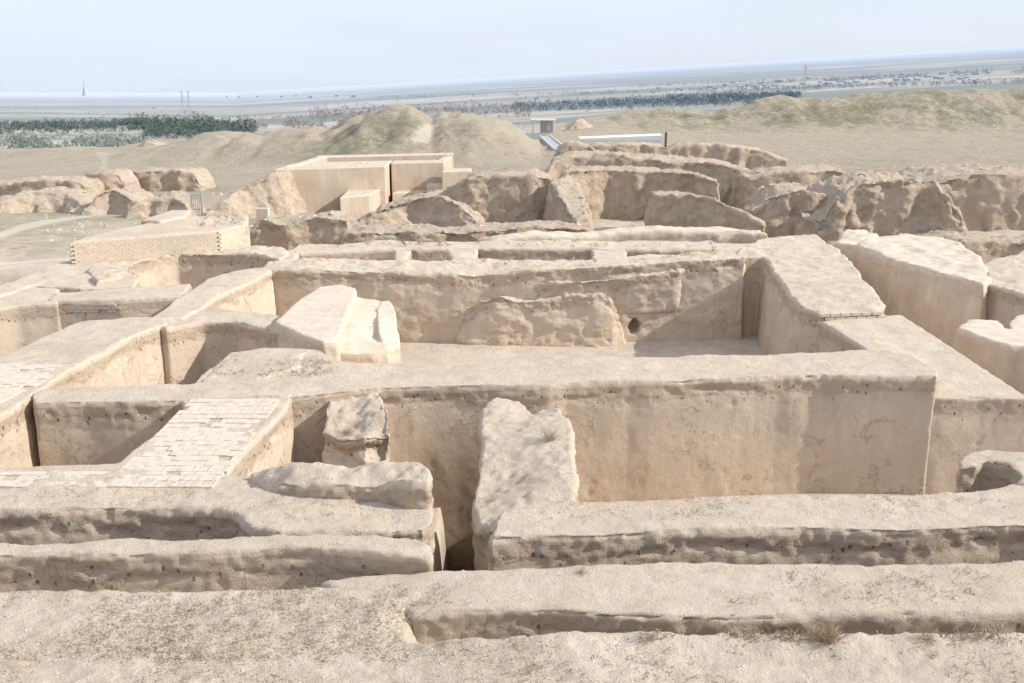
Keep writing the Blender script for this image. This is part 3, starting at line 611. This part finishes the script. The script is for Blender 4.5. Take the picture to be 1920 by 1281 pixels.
def pole(px,pyt,D,label,k=.5):
    q=Q(px,pyt,D); zb=float(gz(q[0],D)); e=empty('utility_pole',(q[0],D,zb)); tag(e,label,'pole',)
    mb=MB(); mb.bar((q[0],D,zb),(q[0],D,q[2]),.0004*D*k,5,.0003*D*k); mb.build('pole_shaft',M['concrete'],e)
    mb=MB(); mb.bar((q[0]-.003*D,D,q[2]-.002*D),(q[0]+.003*D,D,q[2]-.002*D),.0003*D*k,4); mb.build('cross_arm',M['concrete'],e)
pole(256,246,420,'utility pole standing in front of the dark wood at left',.9)
pole(131,262,440,'utility pole among the silvery plantation at far left')
pole(4,222,600,'utility pole at the left picture edge')
pole(470,172,1300,'thin utility pole on the pale plain above the bare woods',.35)
pole(452,176,1300,'shorter thin utility pole beside the one above the bare woods',.35)
q=Q(157,149,8000); zb=float(gz(q[0],8000))
e=empty('monument_tower',(q[0],8000,zb)); tag(e,'faint pointed tower on the left horizon','tower')
mb=MB(); mb.bar((q[0],8000,zb-10),(q[0],8000,zb+(q[2]-zb)*.45),26,8,13); mb.build('base',M['towerhaze'],e)
mb=MB(); mb.bar((q[0],8000,zb+(q[2]-zb)*.4),(q[0],8000,q[2]),8,8,2); mb.build('spire',M['towerhaze'],e)

def conifer(mb,x,y,z,h,r):
    for k,(a,b_,s) in enumerate(((.08,.55,1),(.32,.8,.75),(.58,1.02,.48))):
        n=6; ph=random.random()*6
        vs=[(x+math.cos(ph+i*6.283/n)*r*s*random.uniform(.7,1.25),y+math.sin(ph+i*6.283/n)*r*s*random.uniform(.7,1.25),z+h*(a+random.uniform(-.04,.06))) for i in range(n)]+[(x+random.uniform(-.1,.1)*r,y,z+h*b_)]
        mb.add(vs,[(i,(i+1)%n,n) for i in range(n)])
def bushy(mb,x,y,z,h,r,k=14):
    for i in range(k):
        a=random.random()*6.283; e=random.uniform(.1,1); rr=r*math.sqrt(random.random())*(1.1-.5*e)
        cx,cy,cz=x+math.cos(a)*rr,y+math.sin(a)*rr,z+h*e; s=r*random.uniform(.25,.5)
        v=[(cx+random.uniform(-s,s),cy+random.uniform(-s,s),cz+random.uniform(-s,s)) for _ in range(3)]
        mb.add(v,[(0,1,2)])
def wood(name,label,quads,n,hr,mat,kind,cat='wood',k=14,patch=None):
    mb=MB()
    pr=[q[-1] for q in quads]
    for i in range(n):
        qd=random.choices(quads,pr)[0]; t=random.random()
        px=qd[0]+(qd[1]-qd[0])*t; yc=qd[2]+(qd[3]-qd[2])*t
        py=yc+random.gauss(0,.6)*qd[4]
        if patch is not None and fbm(np.array([[px*.016,py*.09,1.5]]),3)[0]<patch: continue
        g_=onground(px,py,280); h=random.uniform(*hr)
        if kind=='c': conifer(mb,g_[0],g_[1],g_[2],h,h*.36)
        else: bushy(mb,g_[0],g_[1],g_[2],h,h*.5,k)
    tag(mb.build(name,M[mat]),label,cat,kind='stuff')
wood('conifer_wood','dark green conifer plantation on the plain at left',[(-60,270,244,237,8,1.4),(240,400,240,242,17,2),(370,480,238,242,9,1)],2900,(4,8),'conifer','b',k=22,patch=-.3)
wood('silver_plantation','silvery green young conifer plantation at the far left',[(-60,270,274,270,15,1)],1200,(3,5),'silver','b',k=18,patch=-.35)
wood('bare_wood','brown leafless wood on the plain behind the left rampart',[(440,700,236,228,10,1),(380,640,240,238,7,.7),(580,1000,214,206,12,1.3)],1700,(4,8),'bare','b',patch=-.15)
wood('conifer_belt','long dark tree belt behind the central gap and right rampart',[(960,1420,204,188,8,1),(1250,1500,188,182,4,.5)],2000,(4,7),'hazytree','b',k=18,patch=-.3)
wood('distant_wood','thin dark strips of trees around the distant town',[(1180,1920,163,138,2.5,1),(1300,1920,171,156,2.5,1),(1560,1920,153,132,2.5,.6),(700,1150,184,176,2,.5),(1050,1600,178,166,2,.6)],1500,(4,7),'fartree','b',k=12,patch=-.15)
wood('sapling_rows','dotted rows of small saplings on the pale slopes at left',[(-40,600,192,186,3,1),(-40,600,203,198,2,1),(-40,560,216,210,3,1),(150,620,224,216,3,.8),(350,900,190,182,3,.6)],800,(2,3.5),'sapling','b','saplings')
for i in range(26):
    px=8+i*9.6+random.uniform(-3,3); g_=onground(px,random.uniform(274,282),280); h=random.uniform(4.5,6.5)
    e=empty('young_conifer',g_); tag(e,'young silvery conifer in the nearest row of the left plantation','tree','young conifers in the nearest plantation row')
    mb=MB(); mb.bar(g_,(g_[0],g_[1],g_[2]+h*.4),.12,5,.06); mb.build('trunk',M['trunk'],e)
    mb=MB(); conifer(mb,*g_,h,h*.32); bushy(mb,*g_,h*.9,h*.3,16); mb.build('crown',M['silver'],e)
def house_small(px,py,s,roof,label,group):
    x,y,z=onground(px,py,300); e=empty('distant_house',(x,y,z)); tag(e,label,'house',group)
    w,d,h=s,s*.7,s*.32; mb=MB(); mb.box((x,y,z+h/2),(w,d,h)); mb.build('wall',M['housewall'],e)
    mb=MB(); vs=[(x-w*.55,y-d*.6,z+h),(x+w*.55,y-d*.6,z+h),(x+w*.55,y+d*.6,z+h),(x-w*.55,y+d*.6,z+h),(x-w*.3,y,z+h*1.5),(x+w*.3,y,z+h*1.5)]
    mb.add(vs,[(0,1,5,4),(1,2,5),(2,3,4,5),(3,0,4),(3,2,1,0)]); mb.build('roof',M[roof],e)
for i in range(64):
    r=random.choice(['roofgreen','roofgrey','roofred']); nm={'roofgreen':'green','roofgrey':'grey','roofred':'rusty red'}[r]
    px=random.triangular(1190,1915,1600); py=170-(px-1190)*.04+random.uniform(-9,4)
    house_small(px,py,random.uniform(6,11),r,f'small pale house with {nm} roof in the hazy town at right','town houses with %s roofs'%nm)
for i in range(8): house_small(420+i*34+random.uniform(-9,9),random.uniform(180,184),random.uniform(14,20),'roofgrey','faint pale building on the left plain near the horizon','faint buildings on the left plain')

# ================= PLANTS, PEBBLES, CLODS =================
bpy.context.view_layer.update(); DG=bpy.context.evaluated_depsgraph_get()
def drop(x,y):
    h,l,n,i,o,mt=S.ray_cast(DG,Vector((x,y,4.)),Vector((0,0,-1)))
    return (l.z,n.z) if h else (0,0)
def lumpv(mb,x,y,z,s):
    v=[(x+s*random.uniform(.6,1.3)*a,y+s*random.uniform(.6,1.3)*b_,z+s*.65*c_*random.uniform(.6,1.3)) for a,b_,c_ in((1,0,0),(.5,.8,.1),(-.5,.8,0),(-1,0,.1),(-.5,-.8,0),(.5,-.8,.1),(.2,.1,1),(0,0,-.8))]
    mb.add(v,[(i,(i+1)%6,6) for i in range(6)]+[((i+1)%6,i,7) for i in range(6)])
def blade(mb,x,y,z,h,w,lean):
    a=random.random()*6.283; dx,dy=math.cos(a),math.sin(a); lx,ly=random.uniform(-1,1)*lean*h,random.uniform(-1,1)*lean*h
    mb.add([(x-dx*w,y-dy*w,z-.01),(x+dx*w,y+dy*w,z-.01),(x+lx*.4+dx*w*.7,y+ly*.4+dy*w*.7,z+h*.6),(x+lx,y+ly,z+h*random.uniform(.7,1))],[(0,1,2),(0,2,3)])
mb=MB()
def tuftfield(n,box,k=5,h=(.015,.055),thr=.0,w=.0028):
    c=0;t=0
    while c<n and t<n*8:
        t+=1; px=random.uniform(box[0],box[1]); py=random.uniform(box[2],box[3]); x,y,_=P(px,py,-.1)
        if fbm(np.array([[x*.9,y*.9,3.]]),4)[0]<thr+random.uniform(-.25,.2): continue
        z,nz=drop(x,y)
        if nz<.6 or z<-1: continue
        for _ in range(k): blade(mb,x+random.gauss(0,.05),y+random.gauss(0,.05),z,random.uniform(*h),w,1.1)
        c+=1
tuftfield(1500,(0,760,1085,1225),thr=-.05); tuftfield(600,(0,1920,1190,1281),thr=.0); tuftfield(220,(740,1920,1065,1130),thr=.15)
tuftfield(200,(0,800,905,985),thr=.1); tuftfield(160,(960,1900,930,985),thr=.15); tuftfield(120,(400,620,655,715),h=(.04,.1),thr=0)
tuftfield(140,(1200,1920,1150,1200),h=(.04,.12)); tuftfield(60,(380,900,440,470),h=(.1,.22),w=.004); tuftfield(60,(900,1400,455,500),h=(.08,.18),w=.004)
tag(mb.build('dry_grass',M['straw']),'sparse dry grass tufts scattered over ground and wall tops','grass',kind='stuff')
def shrub(px,py,r,label,mat='straw',n=90,name='dry_shrub',zg=0):
    x,y,_=P(px,py,zg); z,_n=drop(x,y); m_=MB()
    for i in range(n):
        a=random.random()*6.283; e=random.uniform(.25,1.45); L=r*random.uniform(.6,1.1); w=.0025+.0015*r
        p=Vector((x+random.gauss(0,.04),y+random.gauss(0,.04),z-.02)); d=Vector((math.cos(a)*math.cos(e),math.sin(a)*math.cos(e),math.sin(e)))
        for s in range(3):
            d2=(d+Vector((random.gauss(0,.25),random.gauss(0,.25),random.gauss(0,.2)))).normalized(); p2=p+d2*L/3
            m_.bar(p,p2,w*(1-.25*s),3,w*(.8-.25*s)); 
            if s: m_.bar(p,p+(d2+Vector((random.gauss(0,.6),random.gauss(0,.6),random.gauss(0,.4))))*L*.22,w*.6,3,w*.3)
            p=p2;d=d2
    tag(m_.build(name,M[mat]),label,'shrub')
shrub(1032,835,.36,'straw-coloured dry shrub on top of the stub wall by the corridor',n=110)
shrub(262,588,.6,'pale twiggy shrub on the wall at middle left')
shrub(402,506,.7,'dry shrub on the wall left of the far room corner')
shrub(1552,1196,.36,'tangled brown twiggy shrub in the front trench, right of centre','twig',130,zg=-.1)
shrub(1740,1196,.2,'small brown twiggy plant at the trench edge, right of the tangled shrub','twig',50,zg=-.1)
shrub(1215,1185,.16,'small dry weed leaning over the front trench near centre','twig',40)
shrub(1090,1062,.14,'little dry tuft at the back edge of the nearest low wall','straw',50)
shrub(650,760,.25,'dark dry tuft on top of the broken pillar','twig',60)
shrub(1156,276,1.0,'round reddish bush in front of the long white slab','twig',120,zg=1.5)
mb=MB()
for i in range(5200):
    px=random.uniform(-40,1960); py=random.uniform(905,1281) if random.random()<.85 else random.uniform(660,905); x,y,_=P(px,py,-.1); z,nz=drop(x,y)
    if nz<.6 or z<-1: continue
    s=random.choice([.006,.008,.01,.012,.016,.025])*random.uniform(.7,1.2)
    lumpv(mb,x,y,z,s)
tag(mb.build('pebbles',M['pebble']),'loose pebbles and clods scattered on the near ground','pebbles',kind='stuff')
mb=MB()
for i in range(2600):
    y=random.uniform(50,86); x=random.uniform(-.47,.56)*y
    if fbm(np.array([[x*.25,y*.25,5.]]),2)[0]<-.1: continue
    z,nz=drop(x,y)
    if nz<.55: continue
    lumpv(mb,x,y,z,random.choice([.05,.07,.09,.12,.18]))
for i in range(260):
    y=random.uniform(36.5,38.2); x=random.uniform(-6,9); z,nz=drop(x,y)
    if z<-2: lumpv(mb,x,y,z,random.choice([.03,.04,.06]))
tag(mb.build('rubble',M['clod']),'crumbled clods lying round the feet of the far ruins','rubble',kind='stuff')

# ================= LIGHT =================
W=bpy.data.worlds.new('World'); S.world=W; W.use_nodes=True; nt=W.node_tree
bg=nt.nodes['Background']; sky=nt.nodes.new('ShaderNodeTexSky'); sky.sky_type='NISHITA'; sky.sun_disc=False
EL=math.radians(32); AZ=math.radians(92.5)
sky.sun_elevation=EL; sky.sun_rotation=AZ; sky.altitude=300; sky.dust_density=1.5; sky.air_density=1.0
tc=nt.nodes.new('ShaderNodeTexCoord'); sx=nt.nodes.new('ShaderNodeSeparateXYZ'); nt.links.new(tc.outputs['Generated'],sx.inputs[0])
cl=noise(nt,tc.outputs['Generated'],1.6,6,(1,1,5)); 
left=mr(nt,sx.outputs[0],.45,-.35,0,.25)
fac=mth(nt,'ADD',mth(nt,'ADD',mr(nt,cl,.40,.62,0,.25),left),.58)
c=mixc(nt,mth(nt,'MINIMUM',fac,.97),sky.outputs[0],(5.5,6.0,6.9))
hb_=mr(nt,sx.outputs[2],.06,-.01,0,.6)
c=mixc(nt,hb_,c,(4.95,5.5,6.4))
nt.links.new(c,bg.inputs['Color']); bg.inputs['Strength'].default_value=.15
ld=bpy.data.lights.new('Sun','SUN'); ld.energy=4.95; ld.angle=math.radians(.5); ld.color=(1,.945,.85)
lo=bpy.data.objects.new('Sun',ld); COL.objects.link(lo)
dv=Vector((math.sin(AZ)*math.cos(EL),math.cos(AZ)*math.cos(EL),math.sin(EL)))
lo.rotation_euler=dv.to_track_quat('Z','Y').to_euler()
# ================= CAMERA =================
cd=bpy.data.cameras.new('Camera'); cam=bpy.data.objects.new('Camera',cd); COL.objects.link(cam)
cam.location=(0,0,H); cam.rotation_euler=(math.pi/2-PIT,0,0); cd.sensor_width=36; cd.lens=F/1920*36; cd.clip_end=40000; cd.clip_start=.1
S.camera=cam
S.view_settings.view_transform='Standard'; S.view_settings.look='None'; S.view_settings.exposure=0
